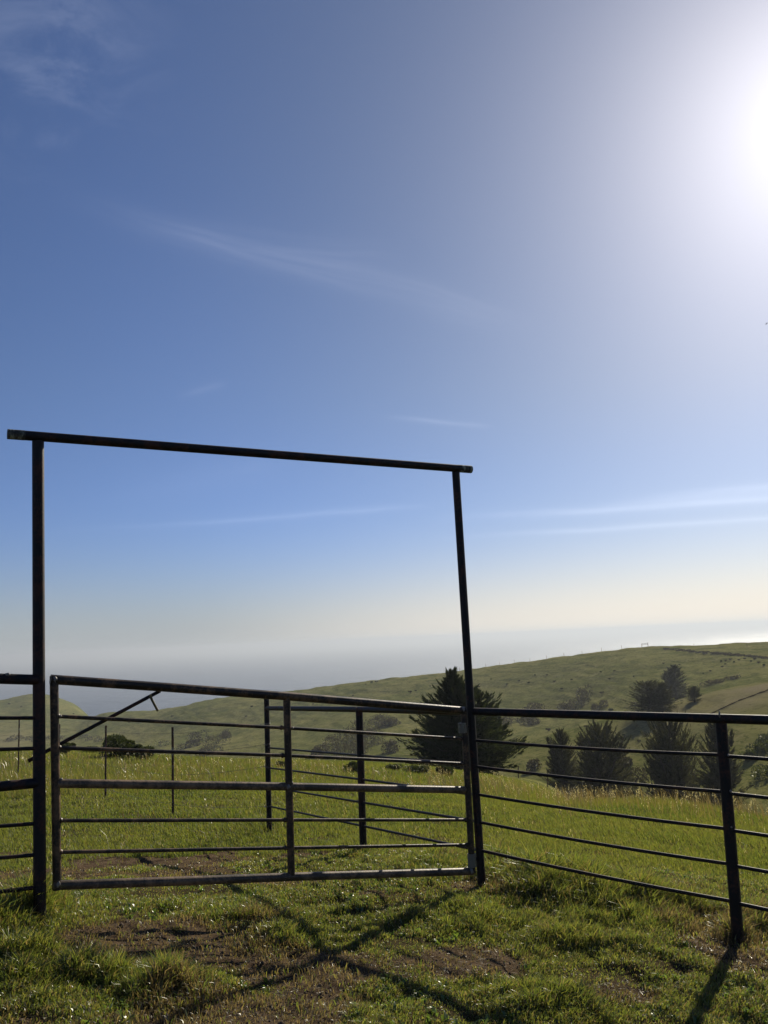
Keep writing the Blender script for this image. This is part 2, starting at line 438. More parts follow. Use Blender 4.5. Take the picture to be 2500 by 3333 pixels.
# sea
ms, q = new_mat('sea water')
pos = q.n('ShaderNodeNewGeometry').outputs['Position']
wv = q.m('ADD', q.m('MULTIPLY', q.noise(q.scale(pos, (1, 1, 1)), .03, 6, .7), 1.0), q.m('MULTIPLY', q.noise(pos, .005, 4, .6), 3.0))
M_SEA = finish(ms, q, principled(q, q.mix(q.ramp(q.noise(q.scale(pos, (1, .35, 1)), .0022, 7, .7), .38, .62), rgb(.014, .032, .060), rgb(.030, .054, .088)), .36, 0, .35, wv, 14.0, .8))

# ------------------------------------------------------------------ ground mesh
def px_world(px, py):
    p = hit(px, py, 2.0, 90.0); return p[0], p[1]
# bare, trodden patches: photo-measured places on the ground (x, y, size across, size along, strength)
DIRT = []
for px, py, hw, hh, st in [(560, 2815, 420, 42, 1.0), (560, 3060, 300, 85, 1.45), (430, 3105, 300, 45, 1.3), (700, 3115, 160, 30, 1.0), (1150, 2880, 260, 30, .75), (420, 2885, 250, 14, .5),
                           (900, 3130, 330, 60, .7), (640, 3300, 620, 75, .95), (1650, 3160, 420, 70, .62), (1960, 3210, 150, 50, .95), (1560, 2890, 90, 26, .8),
                           (1130, 3060, 150, 30, .35), (60, 2790, 160, 30, .7), (1170, 2795, 200, 22, .55), (2420, 3110, 140, 60, .6), (2300, 2990, 160, 35, .55),
                           (1480, 3310, 180, 60, .7), (1700, 3300, 160, 50, .5), (1250, 3200, 200, 60, .55), (200, 3330, 200, 60, .6), (2240, 3280, 170, 60, .35)]:
    x, y = px_world(px, py); x1, _ = px_world(px + hw, py); _, y1 = px_world(px, py - hh)
    DIRT.append((x, y, abs(x1 - x), abs(y1 - y) + .04, st))
def dirt_mask(x, y):
    n = fbm(x * 2.1, y * 2.1, 55, 5); s = np.zeros_like(x)
    for cx, cy, a, b, st in DIRT:
        d = np.sqrt(((x - cx) / a) ** 2 + ((y - cy) / b) ** 2)
        s = np.maximum(s, st * np.clip(1.55 - d, 0, 1))
    s = s * .80 + (n - .5) * 2.6
    near = np.clip((15 - np.hypot(x, y)) / 4, 0, 1)
    return np.clip((s - .50) / .3, 0, 1) * near

def straw_mask(x, y):
    r = np.hypot(x, y); az = np.arctan2(x, y); n = fbm(x / 5, y / 5, 77, 4)
    left = np.exp(-((r - 30) / 9) ** 2) * np.clip((-.12 - az) / .12, 0, 1)
    spur = np.exp(-((r - 158) / 20) ** 2) * np.clip((az - .20) / .12, 0, 1) * .8
    rim = np.exp(-((r - 27) / 7) ** 2) * np.clip((az - .12) / .15, 0, 1) * .7
    vall = np.exp(-((r - 620) / 120) ** 2) * np.clip((-.33 - az) / .1, 0, 1) * .7
    return np.clip((left + spur + rim + vall) * (.3 + 1.4 * n) - .1, 0, 1)
az_f = np.linspace(R(-34), R(34), 620)
az_o = np.linspace(R(34), R(326), 150)[1:-1]
AZ = np.concatenate([az_f, az_o])
RR = np.exp(np.linspace(math.log(.35), math.log(3800), 1150))
AA, RG = np.meshgrid(AZ, RR)
X, Y = RG * np.sin(AA), RG * np.cos(AA)
Z = terrain(X, Y)
nA, nRr = len(AZ), len(RR)
V = np.stack([X, Y, Z], -1).reshape(-1, 3)
V = np.vstack([V, [[0, 0, -1.58]]])
ii, jj = np.meshgrid(np.arange(nRr - 1), np.arange(nA), indexing='ij')
j2 = (jj + 1) % nA
Q = np.stack([ii * nA + jj, ii * nA + j2, (ii + 1) * nA + j2, (ii + 1) * nA + jj], -1).reshape(-1, 4)[:, ::-1]
T = np.stack([np.full(nA, len(V) - 1), (np.arange(nA) + 1) % nA, np.arange(nA)], -1)
loops = np.concatenate([Q.ravel(), T.ravel()]); starts = np.concatenate([np.arange(len(Q)) * 4, len(Q) * 4 + np.arange(len(T)) * 3])
me = mesh_from('ground', V, loops=loops, starts=starts, mat=M_GROUND, smooth=True)
dm = me.attributes.new('dirt', 'FLOAT', 'POINT')
dm.data.foreach_set('value', np.append(dirt_mask(V[:-1, 0], V[:-1, 1]), 0).astype(np.float32))
sm = me.attributes.new('straw', 'FLOAT', 'POINT')
sm.data.foreach_set('value', np.append(straw_mask(V[:-1, 0], V[:-1, 1]), 0).astype(np.float32))
tag(link('ground', me), kind='structure')

b = MB(); n = 96; Rs = 30000
ring = [(Rs * math.cos(2 * math.pi * k / n), Rs * math.sin(2 * math.pi * k / n), -150) for k in range(n)]
me = mesh_from('sea', np.array(ring), polys=[tuple(range(n))], mat=M_SEA)
tag(link('sea', me), kind='structure')

# ------------------------------------------------------------------ overhead gate frame
YL, YR = 5.40, 7.10
pL_base, pL_top = at(131, 2985, YL), at(124, 1437, YL)
pR_base, pR_top = at(1568, 2872, YR), at(1483, 1526, YR)
pL_base[2] = float(terrain(pL_base[0], pL_base[1])) - .12; pR_base[2] = float(terrain(pR_base[0], pR_base[1])) - .12
gf = thing('overhead_gate_frame', 'tall dark rusty pipe frame of two posts under an overhead crossbeam', 'gate frame', pL_base)
tube('post', pL_base, pL_top, .0365, M_POST, gf, 20)
tube('post', pR_base, pR_top, .0325, M_POST, gf, 20)
cL, cR = at(26, 1413, YL - .08), at(1532, 1528, YR + .06)
beam = tube('crossbeam', cL, cR, .0315, M_POST, gf, 20)
dc = (cR - cL) / np.linalg.norm(cR - cL)
m_ = MB(); m_.tube([cR - dc * .13, cR + dc * .003], .0325, 20); m_.build('lichen_patch', M_LICHEN, beam)
m_ = MB(); m_.tube([cL - dc * .003, cL + dc * .10], .0325, 20); m_.build('lichen_patch', M_LICHEN, beam)

# vertical planes that the fence runs lie in
def vplane(a, b):
    a, b = np.asarray(a, float), np.asarray(b, float)
    nrm = np.array([b[1] - a[1], -(b[0] - a[0]), 0.0]); nrm /= np.linalg.norm(nrm)
    def f(px, py, off=0.0):
        d = ray(px, py); s = np.sign(nrm[1]) or 1
        k = (nrm @ a + off * s) / (nrm @ d)
        return d * k
    return f

# ------------------------------------------------------------------ the gate
g0, g1 = at(180, 2550, 5.47), at(1522, 2570, 7.04)
GP = vplane(g0, g1)
gate = thing('pipe_gate', 'closed long pipe gate of dark worn steel hanging between the two tall posts', 'gate', [GP(948, 2860)[0], GP(948, 2860)[1], float(terrain(GP(948, 2860)[0], GP(948, 2860)[1]))])
def gbar(name, pts, rad, mat=M_GATE, n=16, off=0.0):
    P = [GP(x, y, off) for x, y in pts]
    return MB().tube(P, rad, n).build(name, mat, gate)
gbar('top_rail', [(164, 2211), (540, 2237), (934, 2266), (1512, 2313)], .0300)
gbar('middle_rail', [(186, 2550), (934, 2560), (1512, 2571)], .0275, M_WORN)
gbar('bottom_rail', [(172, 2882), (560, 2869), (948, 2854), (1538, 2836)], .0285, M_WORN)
gbar('upright', [(176, 2200), (186, 2896)], .0262)
gbar('upright', [(933, 2268), (949, 2862)], .0262)
hp = gbar('upright', [(1509, 2305), (1538, 2842)], .0262)
for pts in ([(176, 2331), (926, 2369), (1509, 2405)], [(180, 2434), (930, 2459), (1512, 2486)],
            [(184, 2671), (938, 2669), (1524, 2669)], [(184, 2774), (940, 2760), (1528, 2750)]):
    P_ = [GP(x, y) for x, y in pts]; mb = MB().tube(P_, .0120, 12)
    for p_, q_, w_ in ((P_[0], P_[1], .0262), (P_[2], P_[1], .0262), (P_[1], P_[0], .0262), (P_[1], P_[2], .0262)):   # weld beads
        u_ = (q_ - p_) / np.linalg.norm(q_ - p_); mb.tube([p_ + u_ * (w_ - .004), p_ + u_ * (w_ + .003), p_ + u_ * (w_ + .008)], [.019, .0175, .0125], 12)
    mb.build('thin_bar', M_GATE, gate)
for (x0, y0), (x1, y1) in (((1504, 2353), (1507, 2385)), ((1535, 2778), (1537, 2822))):
    h = gbar('hinge_sleeve', [(x0, y0), (x1, y1)], .0335, M_SLEEVE, 18)
    p = (GP(x0, y0) + GP(x1, y1)) / 2
    q_ = pR_base + (pR_top - pR_base) * ((p[2] - pR_base[2]) / (pR_top[2] - pR_base[2]))
    MB().tube([p, q_], .013, 10).build('hinge_pin', M_POST, h)
for k, (x, y) in enumerate(((177, 2211), (188, 2878), (1507, 2309), (1534, 2836), (938, 2562))):
    c = GP(x, y, -.021)
    MB().blob(c, .017, 7, k, (1, .6, 1.2)).build('weld', M_WELD, gate)
for k, (x, y) in enumerate(((197, 2331), (199, 2536), (952, 2369), (951, 2548), (1503, 2562))):
    MB().blob(GP(x, y, -.012), .009, 6, 20 + k).build('weld', M_WELD, gate)
# sliding latch bar behind the gate, with its drop handle
rod = gbar('latch_bar', [(92, 2477), (521, 2249)], .0118, M_POST, 12, .058)
MB().tube([GP(489, 2263, .05), GP(494, 2276, .03), GP(514, 2314, .03)], .0085, 10).build('handle', M_HANDLE, rod)

# ------------------------------------------------------------------ fence runs
def on_ground(p, sink=.15):
    q_ = np.array(p, float); q_[2] = float(terrain(q_[0], q_[1])) - sink; return q_
# left run, coming towards the viewer
FL_a = np.array([pL_base[0], pL_base[1]]); FL_b = FL_a + np.array([-2.45, -1.42])
PLp = vplane([*FL_a, 0], [*FL_b, 0])
fl = thing('pipe_fence', 'short dark pipe fence at the left picture edge, welded to the left tall post', 'fence', on_ground([FL_b[0], FL_b[1], 0], 0))
def run_left(name, y_at0, y_at120, rad, n=14):
    a = PLp(124, y_at120); b0 = PLp(0, y_at0); dd = (b0 - a); L = np.linalg.norm(dd[:2])
    b = a + dd / L * 2.83
    tube(name, a, b, rad, M_POST, fl, n)
    return b
tb = run_left('top_rail', 2209, 2213, .0320)
run_left('thin_rail', 2337, 2337, .0115); run_left('thin_rail', 2439, 2436, .0115)
run_left('middle_rail', 2560, 2548, .0300)
run_left('thin_rail', 2689, 2680, .0115); run_left('thin_rail', 2792, 2782, .0115); run_left('thin_rail', 2902, 2888, .0125)
e = np.array([FL_b[0], FL_b[1], tb[2] + .05]); tube('post', on_ground(e), e, .037, M_POST, fl, 18)
MB().blob(PLp(24, 2196, -.02), .014, 7, 4, (1.3, .5, .8)).build('weld', M_WELD, fl)

# right run
RP_base, RP_top = at(2399, 3040, 5.78), at(2345, 2330, 5.78)
RPp = vplane(pR_base, RP_base)
fr = thing('pipe_fence', 'long dark six-rail pipe fence crossing the right side before the field', 'fence', on_ground(RP_base, 0))
tube('post', on_ground(RP_base), RP_top, .0365, M_POST, fr, 20)
ext = 2.9
for k, (x0, y0, x1, y1, rad) in enumerate([(1531, 2315.5, 2345, 2339, .0300), (1540, 2409, 2346, 2457, .0118), (1548, 2495, 2352, 2577, .0118),
                              (1555, 2586, 2362, 2697, .0118), (1560, 2676, 2372, 2812, .0118), (1565, 2768, 2385, 2934, .0124)]):
    a, b = RPp(x0, y0), RPp(x1, y1)
    dd = (b - a) / np.linalg.norm(b - a); c = b + dd * ext
    if k:  # two lengths butted in the post, the second a few mm off
        tube('thin_rail', a, b, rad, M_POST, fr, 12, sag=.012); tube('thin_rail', b + [0, 0, -.006], c, rad, M_POST, fr, 12, sag=.010)
    else:
        tube('top_rail', a, b, rad, M_POST, fr, 18); tube('top_rail', b, c, rad * 1.01, M_POST, fr, 18)
e = c.copy(); e[2] = RP_top[2] + .02; tube('post', on_ground(e), e, .037, M_POST, fr, 18)
MB().blob(RPp(2342, 2325, -.03), .011, 6, 9, (.6, .5, 2.0)).build('weld', M_WELD, fr)
for k, (x, y) in enumerate(((2371, 2458), (2380, 2692), (2378, 2575))):
    MB().blob(RPp(x, y, -.012), .008, 6, 40 + k).build('weld', M_WELD, fr)

# back run, behind the gate
A_b, A_t = at(877, 2702, 12.3), at(867, 2250, 12.3)
BPp = vplane([A_b[0], A_b[1], 0], [pR_base[0], pR_base[1], 0])
fb = thing('pipe_fence', 'dark pipe fence seen through the gate, running back to a corner post', 'fence', on_ground(A_b, 0))
tube('post', on_ground(A_b), A_t, .0375, M_POST, fb, 16)
B_b, B_t = BPp(1182, 2760), BPp(1169, 2303)
tube('post', on_ground(B_b), B_t, .0375, M_POST, fb, 16)
def run_back(name, pts, rad, n=12):
    P = [BPp(x, y) for x, y in pts]; MB().tube(P, rad, n).build(name, M_POST, fb)
run_back('top_rail', [(870, 2305), (1169, 2309), (1530, 2317)], .0300, 16)
run_back('thin_rail', [(873, 2434), (1174, 2459), (1538, 2489)], .0118)
run_back('thin_rail', [(873, 2499), (1178, 2537), (1543, 2586)], .0118)
run_back('thin_rail', [(874, 2562), (1180, 2612), (1548, 2673)], .0118)
run_back('thin_rail', [(875, 2624), (1184, 2689), (1556, 2767)], .0118)

# ------------------------------------------------------------------ wire fence going left from the corner post
def tpost(mb, base, top, w=.017):
    """studded T-section stake"""
    base, top = np.asarray(base), np.asarray(top); ax = (top - base) / np.linalg.norm(top - base)
    s = np.cross(ax, [0, 1, 0]); s /= np.linalg.norm(s); f = np.cross(s, ax)
    def box(c0, c1, hs, hf, of):
        b0 = len(mb.V)
        for c in (c0, c1):
            for u, v in ((-1, -1), (1, -1), (1, 1), (-1, 1)): mb.V.append(c + s * hs * u + f * (hf * v + of))
        for q_ in ((0, 3, 2, 1), (4, 5, 6, 7), (0, 1, 5, 4), (1, 2, 6, 5), (2, 3, 7, 6), (3, 0, 4, 7)): mb.F.append(tuple(b0 + k for k in q_)); mb.sm.append(False)
    box(base, top, w, .003, 0); box(base, top, .0035, w * .9, w * .9 + .0032)
    L = np.linalg.norm(top - base); k = .25
    while k < L - .03:
        box(base + ax * k, base + ax * (k + .014), .006, .004, -.0072); k += .055
wf = thing('wire_fence', 'barbed wire fence on thin steel stakes crossing the left of the field', 'fence', on_ground(at(562, 2634, 15.6), 0))
stk = []
for px, yt, yb, Yd in ((562, 2367, 2640, 15.6), (345, 2362, 2590, 20.0), (194, 2357, 2550, 23.6), (63, 2338, 2505, 27.5), (-110, 2322, 2480, 32.5)):
    t = at(px, yt, Yd); bs = t.copy(); bs[2] = float(terrain(t[0], t[1])) - .25; bs[0] -= .01
    mb = MB(); tpost(mb, bs, t, .021); mb.build('fence_stake', M_TPOST, wf); stk.append((t, terrain(t[0], t[1])))
for k, (yy, fr_) in enumerate(((2354, .93), (2421, .70), (2493, .46), (2624, .13))):
    p = [at(872, yy, 12.24)]
    for t, gz in stk:
        p.append(np.array([t[0], t[1] - .03, gz + (t[2] - gz) * fr_]))
    pts = []
    for a, b in zip(p, p[1:]):
        for i in range(8):
            u = i / 8; pts.append(a + (b - a) * u + np.array([0, 0, -.03 * 4 * u * (1 - u)]))
    pts.append(p[-1])
    w = MB().tube(pts, .0022, 5)
    L = [np.linalg.norm(b - a) for a, b in zip(pts, pts[1:])]
    for a, b, l in zip(pts, pts[1:], L):
        nb = max(1, int(l / .16))
        for i in range(nb):
            c = a + (b - a) * ((i + .5) / nb); th = random.uniform(0, 6.28); dv = np.array([0, math.cos(th), math.sin(th)]) * .016
            w.tube([c - dv, c + dv], .0013, 3, False)
    w.build('barbed_wire', M_WIRE, wf)
# ties wrapped round the corner post
for k, yy in enumerate((2354, 2421, 2493, 2624)):
    c = at(870, yy, 12.3); pts = []
    for i in range(25):
        th = i / 12 * 2 * math.pi; pts.append(c + np.array([math.cos(th) * .041, math.sin(th) * .041, (i - 12) * .0012 + .012 * math.sin(th)]))
    MB().tube(pts, .0028, 5).build('wire_tie', M_WELD, wf)

# fence down the right of the field, far off
ff = thing('wire_fence', 'low far fence of dark stakes at the foot of the big cypress on the right', 'fence', hit(1687, 2531))
for px, yt, yb in ((1321, 2479, 2493), (1377, 2457, 2473), (1597, 2484, 2510), (1687, 2494, 2532), (1782, 2525, 2562)):
    p = hit(px, yb, 20); dist = p[1]; t = at(px, yt, dist)
    MB().tube([p - [0, 0, .2], t], .045 * dist / 75, 7).build('fence_stake', M_TPOST, ff)

# fence and small gate on the skyline ridge
def ridge_y(px):   # skyline row of this bearing
    a = az_of(px); r = np.linspace(250, 800, 700)
    zz = terrain(r * math.sin(a), r * math.cos(a)); k = int(np.argmax(zz / r)); return r[k]
rf = thing('ridge_fence', 'thin line of fence stakes along the skyline of the big hill, top right', 'fence', ground_at(1889, ridge_y(1889)))
for px, lo in ((1490, 0), (1530, 0), (1575, 0), (1620, 0), (1668, 0), (1719, 0), (1773, 0), (1830, 0), (1889, 0), (1952, 0), (2018, 0), (2172, 14), (2253, 26), (2336, 38), (2424, 50), (2498, 58)):
    rr_ = ridge_y(px) - lo; p = ground_at(px, rr_)
    h = random.uniform(1.25, 1.6) * rr_ / 380
    MB().tube([p - [0, 0, .3], p + [random.uniform(-.08, .08), 0, h]], .075, 6).build('fence_stake', M_TPOST, rf)
p0 = ground_at(2084, ridge_y(2084)); p1 = ground_at(2104, ridge_y(2104))
rg = thing('ridge_gateway', 'tiny timber gateway standing on the skyline among the fence stakes', 'gateway', (p0 + p1) / 2)
for p in (p0, p1): MB().tube([p - [0, 0, .3], p + [0, 0, 1.5]], .11, 6).build('post', M_TPOST, rg)
for hh in (.9, 1.35): MB().tube([p0 + [0, 0, hh], p1 + [0, 0, hh]], .07, 6).build('rail', M_TPOST, rg)

# ------------------------------------------------------------------ trees and shrubs
def leaf_soup(points, dirs, size, wid, r_):
    """one thin triangle pair per twig tip: V, T"""
    n = len(points)
    d = dirs / np.linalg.norm(dirs, axis=1, keepdims=True)
    rnd = r_.normal(size=(n, 3)); s = np.cross(d, rnd); s /= np.linalg.norm(s, axis=1, keepdims=True)
    L = size * r_.uniform(.6, 1.3, (n, 1)); W = wid * r_.uniform(.6, 1.3, (n, 1))
    a = points - d * L * .35; b = points + s * W; c = points + d * L * .75; e = points - s * W
    V = np.stack([a, b, c, e], 1).reshape(-1, 3)
    Q = np.arange(n * 4).reshape(-1, 4)
    return V, Q
def shade_attr(me, n_faces, r_, verts_per=4, clump=None):
    a = me.attributes.new('shade', 'FLOAT', 'POINT')
    v = r_.uniform(0, 1, n_faces) ** 1.5 if clump is None else np.clip(clump * .7 + r_.uniform(0, .3, n_faces), 0, 1)
    a.data.foreach_set('value', np.repeat(v, verts_per).astype(np.float32))
def cypress_mesh(name, H, Wd, seed, nb, per, leaders=3, top=.5, spike=1.0, leaf=.16, tops=None, pw=.8, mat=None):
    """Monterey cypress: low dense skirts, branches sweeping out then up, several spiky leaders"""
    r_ = np.random.default_rng(seed); P = []; Dn = []; C = []
    stems = [(np.zeros(3), np.array([0, 0, H]))]
    if tops: stems = [(np.array([x_ * .3, y_ * .3, 0 if i_ == 0 else H * .12]), np.array([x_, y_, H * h_])) for i_, (x_, y_, h_) in enumerate(tops)]
    for k in range(0 if tops else leaders - 1):
        th = r_.uniform(0, 6.28); h0 = H * r_.uniform(.12, .35); rad = Wd * r_.uniform(.12, .34)
        stems.append((np.array([0, 0, h0]), np.array([math.cos(th) * rad, math.sin(th) * rad, H * r_.uniform(top + .1, .93)])))
    trunk = MB()
    for k, (a, b) in enumerate(stems):
        pts = [a + (b - a) * t + np.array([math.sin(t * 5 + k) * .03 * H, math.cos(t * 4 + k) * .02 * H, 0]) * (t * (1 - t)) * 2 for t in np.linspace(0, 1, 7)]
        rr = [(.035 * H if k == 0 else .016 * H) * (1 - t) + .004 * H for t in np.linspace(0, 1, 7)]
        trunk.tube(pts, rr, 8)
    for b_ in range(nb):
        k = 0 if r_.uniform() < .5 else r_.integers(len(stems)); a, t_ = stems[k]
        u = r_.uniform(.04, .99) ** 1.05; base = a + (t_ - a) * u; hh = base[2] / H
        th = r_.uniform(0, 6.28)
        prof_ = (1 - base[2] / t_[2]) ** pw * (1 - .45 * max(0, .16 - hh) / .16)
        Lb = Wd * .5 * max(.06, prof_) * r_.uniform(.62, 1.12) * (1 if k == 0 else .66)
        if r_.uniform() < .12: Lb *= 1.22
        out = np.array([math.cos(th), math.sin(th), 0]); up = .06 + .95 * hh ** 1.2 + r_.uniform(-.08, .20)
        m = max(3, int(per * (0.5 + Lb / (Wd * .5))))
        ts = r_.uniform(.12, 1, m) ** .75
        curve = out[None] * (Lb * ts)[:, None] + np.array([0, 0, 1.0])[None] * (Lb * (up * ts ** 1.7 - .10 * ts))[:, None]
        wob = r_.normal(size=(m, 3)) * (.065 * Lb + .006 * H) * (1.12 - ts)[:, None] * spike ** -1
        pp = base + curve + wob
        pp[:, 2] = np.maximum(pp[:, 2], .03 * H)
        dd = out[None] * .9 + np.array([0, 0, 1.0])[None] * (.15 + up * 1.25 * ts)[:, None] + r_.normal(size=(m, 3)) * .30
        P.append(pp); Dn.append(dd); C.append(np.full(m, r_.uniform(0, 1)))
        if b_ % 3 == 0:
            trunk.tube([base, base + out * Lb * .5 + np.array([0, 0, Lb * up * .22]), base + out * Lb * .9 + np.array([0, 0, Lb * up * .8])], [.007 * H, .004 * H, .0015 * H], 4, False)
    P = np.vstack(P); Dn = np.vstack(Dn); C = np.concatenate(C)
    V, Q_ = leaf_soup(P, Dn, leaf * H * .32, leaf * H * .034, r_)
    me = tri_mesh(name + '_crown', V, Q_, mat or M_CYP); shade_attr(me, len(Q_), r_, 4, C)
    tm = mesh_from(name + '_trunk', np.array(trunk.V), polys=trunk.F, mat=M_BARK, smooth=True)
    return me, tm
def place_tree(meshes, p, sc, label, cat='tree', group=None, name='cypress_tree', rz=0.0):
    t = thing(name, label, cat, p - np.array([0, 0, .05]), group)
    t.scale = sc; t.rotation_euler = (0, 0, rz)
    link('crown', meshes[0], t); link('trunk', meshes[1], t)
    return t
# the near cypress
pc_ = ground_at(1515, 60.0)
Hc = at(1450, 2186, pc_[1])[2] - pc_[2]
big = cypress_mesh('big', Hc, 10.2, 4, 950, 100, pw=1.12, leaf=.15, tops=[(-1.45, 0, 1.0), (-.55, .5, .90), (.75, -.3, .80), (1.95, .2, .76), (.3, 1.0, .70), (-2.3, -.4, .60), (3.0, .5, .5)])
place_tree(big, pc_, (1, 1, 1), 'big dark spiky cypress directly behind the right tall post', rz=.6)
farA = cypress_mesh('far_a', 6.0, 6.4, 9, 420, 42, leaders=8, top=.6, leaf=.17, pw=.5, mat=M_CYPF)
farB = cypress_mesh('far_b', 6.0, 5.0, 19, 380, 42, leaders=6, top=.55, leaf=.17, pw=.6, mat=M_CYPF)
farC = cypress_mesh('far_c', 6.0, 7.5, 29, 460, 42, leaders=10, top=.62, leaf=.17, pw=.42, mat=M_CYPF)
def far_tree(meshset, natural_w, px, py_base, py_top, w_px, rmin, label, group, rz=0., fixed_r=None):
    p = ground_at(px, fixed_r) if fixed_r else hit(px, py_base, rmin)
    H = at(px, py_top, p[1])[2] - p[2]; Wm = w_px / F_PX * p[1]
    sx = Wm / (natural_w * .86)
    return place_tree(meshset, p, (sx, sx, H / 6.0), label, 'tree', group, rz=rz)
GS, GV = 'cypresses standing on the slope to the right', 'cypresses down in the gully'
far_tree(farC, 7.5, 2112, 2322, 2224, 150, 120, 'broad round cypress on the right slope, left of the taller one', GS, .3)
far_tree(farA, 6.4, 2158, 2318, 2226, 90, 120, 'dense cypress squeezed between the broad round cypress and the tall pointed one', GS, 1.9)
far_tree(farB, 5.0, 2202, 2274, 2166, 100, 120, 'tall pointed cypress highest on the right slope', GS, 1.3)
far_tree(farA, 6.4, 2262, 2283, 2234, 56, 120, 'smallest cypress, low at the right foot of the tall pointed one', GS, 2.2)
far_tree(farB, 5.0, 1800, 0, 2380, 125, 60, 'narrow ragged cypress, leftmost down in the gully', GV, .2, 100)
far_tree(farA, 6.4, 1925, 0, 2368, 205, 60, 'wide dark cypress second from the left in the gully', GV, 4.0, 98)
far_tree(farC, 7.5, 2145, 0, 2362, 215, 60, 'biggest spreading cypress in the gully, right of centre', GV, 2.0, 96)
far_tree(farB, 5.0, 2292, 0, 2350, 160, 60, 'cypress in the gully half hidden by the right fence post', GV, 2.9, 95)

def shrub_mesh(name, n, seed, mat, lumps=7, leaf=.06, flat=.75):
    """unit bush: lumpy crown about 1 wide, made of leaves; V in [-.5,.5]"""
    r_ = np.random.default_rng(seed)
    c = r_.uniform(-.3, .3, (lumps, 3)) * [1, 1, .0] + [0, 0, 0]; c[:, 2] = r_.uniform(.18, .5, lumps) * flat
    rad = r_.uniform(.14, .30, lumps)
    k = r_.integers(lumps, size=n); dv = r_.normal(size=(n, 3)); dv /= np.linalg.norm(dv, axis=1, keepdims=True)
    rr = rad[k] * r_.uniform(.45, 1.08, n) ** .6
    P = c[k] + dv * rr[:, None] * [1, 1, .85]; P[:, 2] = np.abs(P[:, 2])
    V, Q_ = leaf_soup(P, dv + r_.normal(size=(n, 3)) * .6 + [0, 0, .4], leaf, leaf * .38, r_)
    me = tri_mesh(name, V, Q_, mat); shade_attr(me, n, r_, 4, r_.uniform(0, 1, lumps)[k])
    st = MB()
    for i in range(5):
        e_ = c[i % lumps]; st.tube([np.array([0, 0, -.03]), e_ * .5 + [0.02 * i, 0, .02], e_], [.02, .014, .006], 5, False)
    return me, mesh_from(name + '_stems', np.array(st.V), polys=st.F, mat=M_BARK)
def put_shrub(ms, p, w, h, label, group=None, rz=0., name='shrub', parts=True):
    t = thing(name, label, 'shrub', p, group); t.scale = (w, w, h); t.rotation_euler = (0, 0, rz)
    link('foliage', ms[0], t)
    if parts: link('stem', ms[1], t)
    return t
SH = [shrub_mesh('bush_a', 5200, 1, M_SHRUB, 9, .045), shrub_mesh('bush_b', 4200, 2, M_SHRUB, 6, .05, .9)]
SF = [shrub_mesh('small_a', 500, 3, M_SHRUB, 4, .12), shrub_mesh('small_b', 420, 6, M_SCRUB, 4, .13)]
def shrub_px(ms, px, yb, wpx, hpx, rmin, label, group=None, r=None, **k):
    p = ground_at(px, r) if r else hit(px, yb, rmin); s = p[1] / F_PX
    return put_shrub(ms, p, wpx * s * 1.1, hpx * s * 1.35, label, group, rz=random.uniform(0, 6), **k)
GL = 'bushes at the far edge of the field'
shrub_px(SH[0], 385, 2462, 105, 98, 20, 'large dense bush behind the second steel stake, left field edge', GL, r=42)
shrub_px(SH[1], 452, 2462, 85, 66, 20, 'green bush joined to the right side of the large dense bush', GL, r=41)
shrub_px(SH[1], 216, 2415, 64, 45, 20, 'bush just right of the gate upright at the left field edge', GL, r=44)
shrub_px(SH[0], 300, 2425, 60, 26, 20, 'low thin bush between two bushes at the left field edge', GL, r=46)
shrub_px(SH[1], 1142, 2522, 78, 44, 20, 'low bush behind the back fence, left of its second post', GL, r=33)
shrub_px(SH[0], 905, 2492, 36, 26, 20, 'small low bush just right of the corner post', GL, r=34)
shrub_px(SH[0], 1262, 2508, 50, 26, 20, 'low bush left of the big cypress', GL, r=38)
shrub_px(SH[0], 1340, 2540, 80, 34, 20, 'weedy bush in the shade in front of the big cypress', GL, r=37)
shrub_px(SH[1], 1420, 2545, 60, 44, 20, 'weedy shrub under the left skirt of the big cypress', GL, r=38)
shrub_px(SH[0], 2350, 2560, 90, 60, 20, 'dry brush below the right post at the field rim', GL, r=34)
shrub_px(SH[1], 2095, 2560, 60, 45, 20, 'round dry brush between the gully cypresses', GL, r=36)

# thickets that read as one dark mass on the hillsides
def thicket(label, blobs, seed, mat, n=700, leaf=.9, kindcat='thicket', rmin=60):
    r_ = np.random.default_rng(seed); Vs = []; Cs = []; tot_ = 0; Qs = []
    org = None
    for px, py, wpx, hpx in blobs:
        p = hit(px, py + hpx * .5, rmin); s = p[1] / F_PX
        if org is None: org = p.copy()
        w, h = wpx * s, hpx * s * 1.1
        for k in range(5):
            c = p + np.array([r_.uniform(-.36, .36) * w, r_.uniform(-.5, .5) * w, 0]); c[2] = float(terrain(c[0], c[1]))
            rad = r_.uniform(.22, .36)
            dv = r_.normal(size=(n // 5, 3)); dv /= np.linalg.norm(dv, axis=1, keepdims=True)
            P = c + dv * np.array([w * rad, w * rad, h * .5]) * (r_.uniform(.5, 1.1, (n // 5, 1)) ** .6) + np.array([0, 0, h * .35])
            V, Q_ = leaf_soup(P, dv + r_.normal(size=dv.shape) * .6 + [0, 0, .5], .22 * leaf * (1 + p[1] / 260), .09 * leaf * (1 + p[1] / 260), r_)
            Vs.append(V - org); Qs.append(Q_ + tot_); tot_ += len(V); Cs.append(np.full(len(Q_), r_.uniform(0, 1)))
    me = tri_mesh('thicket', np.vstack(Vs), np.vstack(Qs), mat); shade_attr(me, len(me.polygons), r_, 4, np.concatenate(Cs))
    o = link('thicket', me, None, org)
    return tag(o, label, kindcat, kind='stuff')
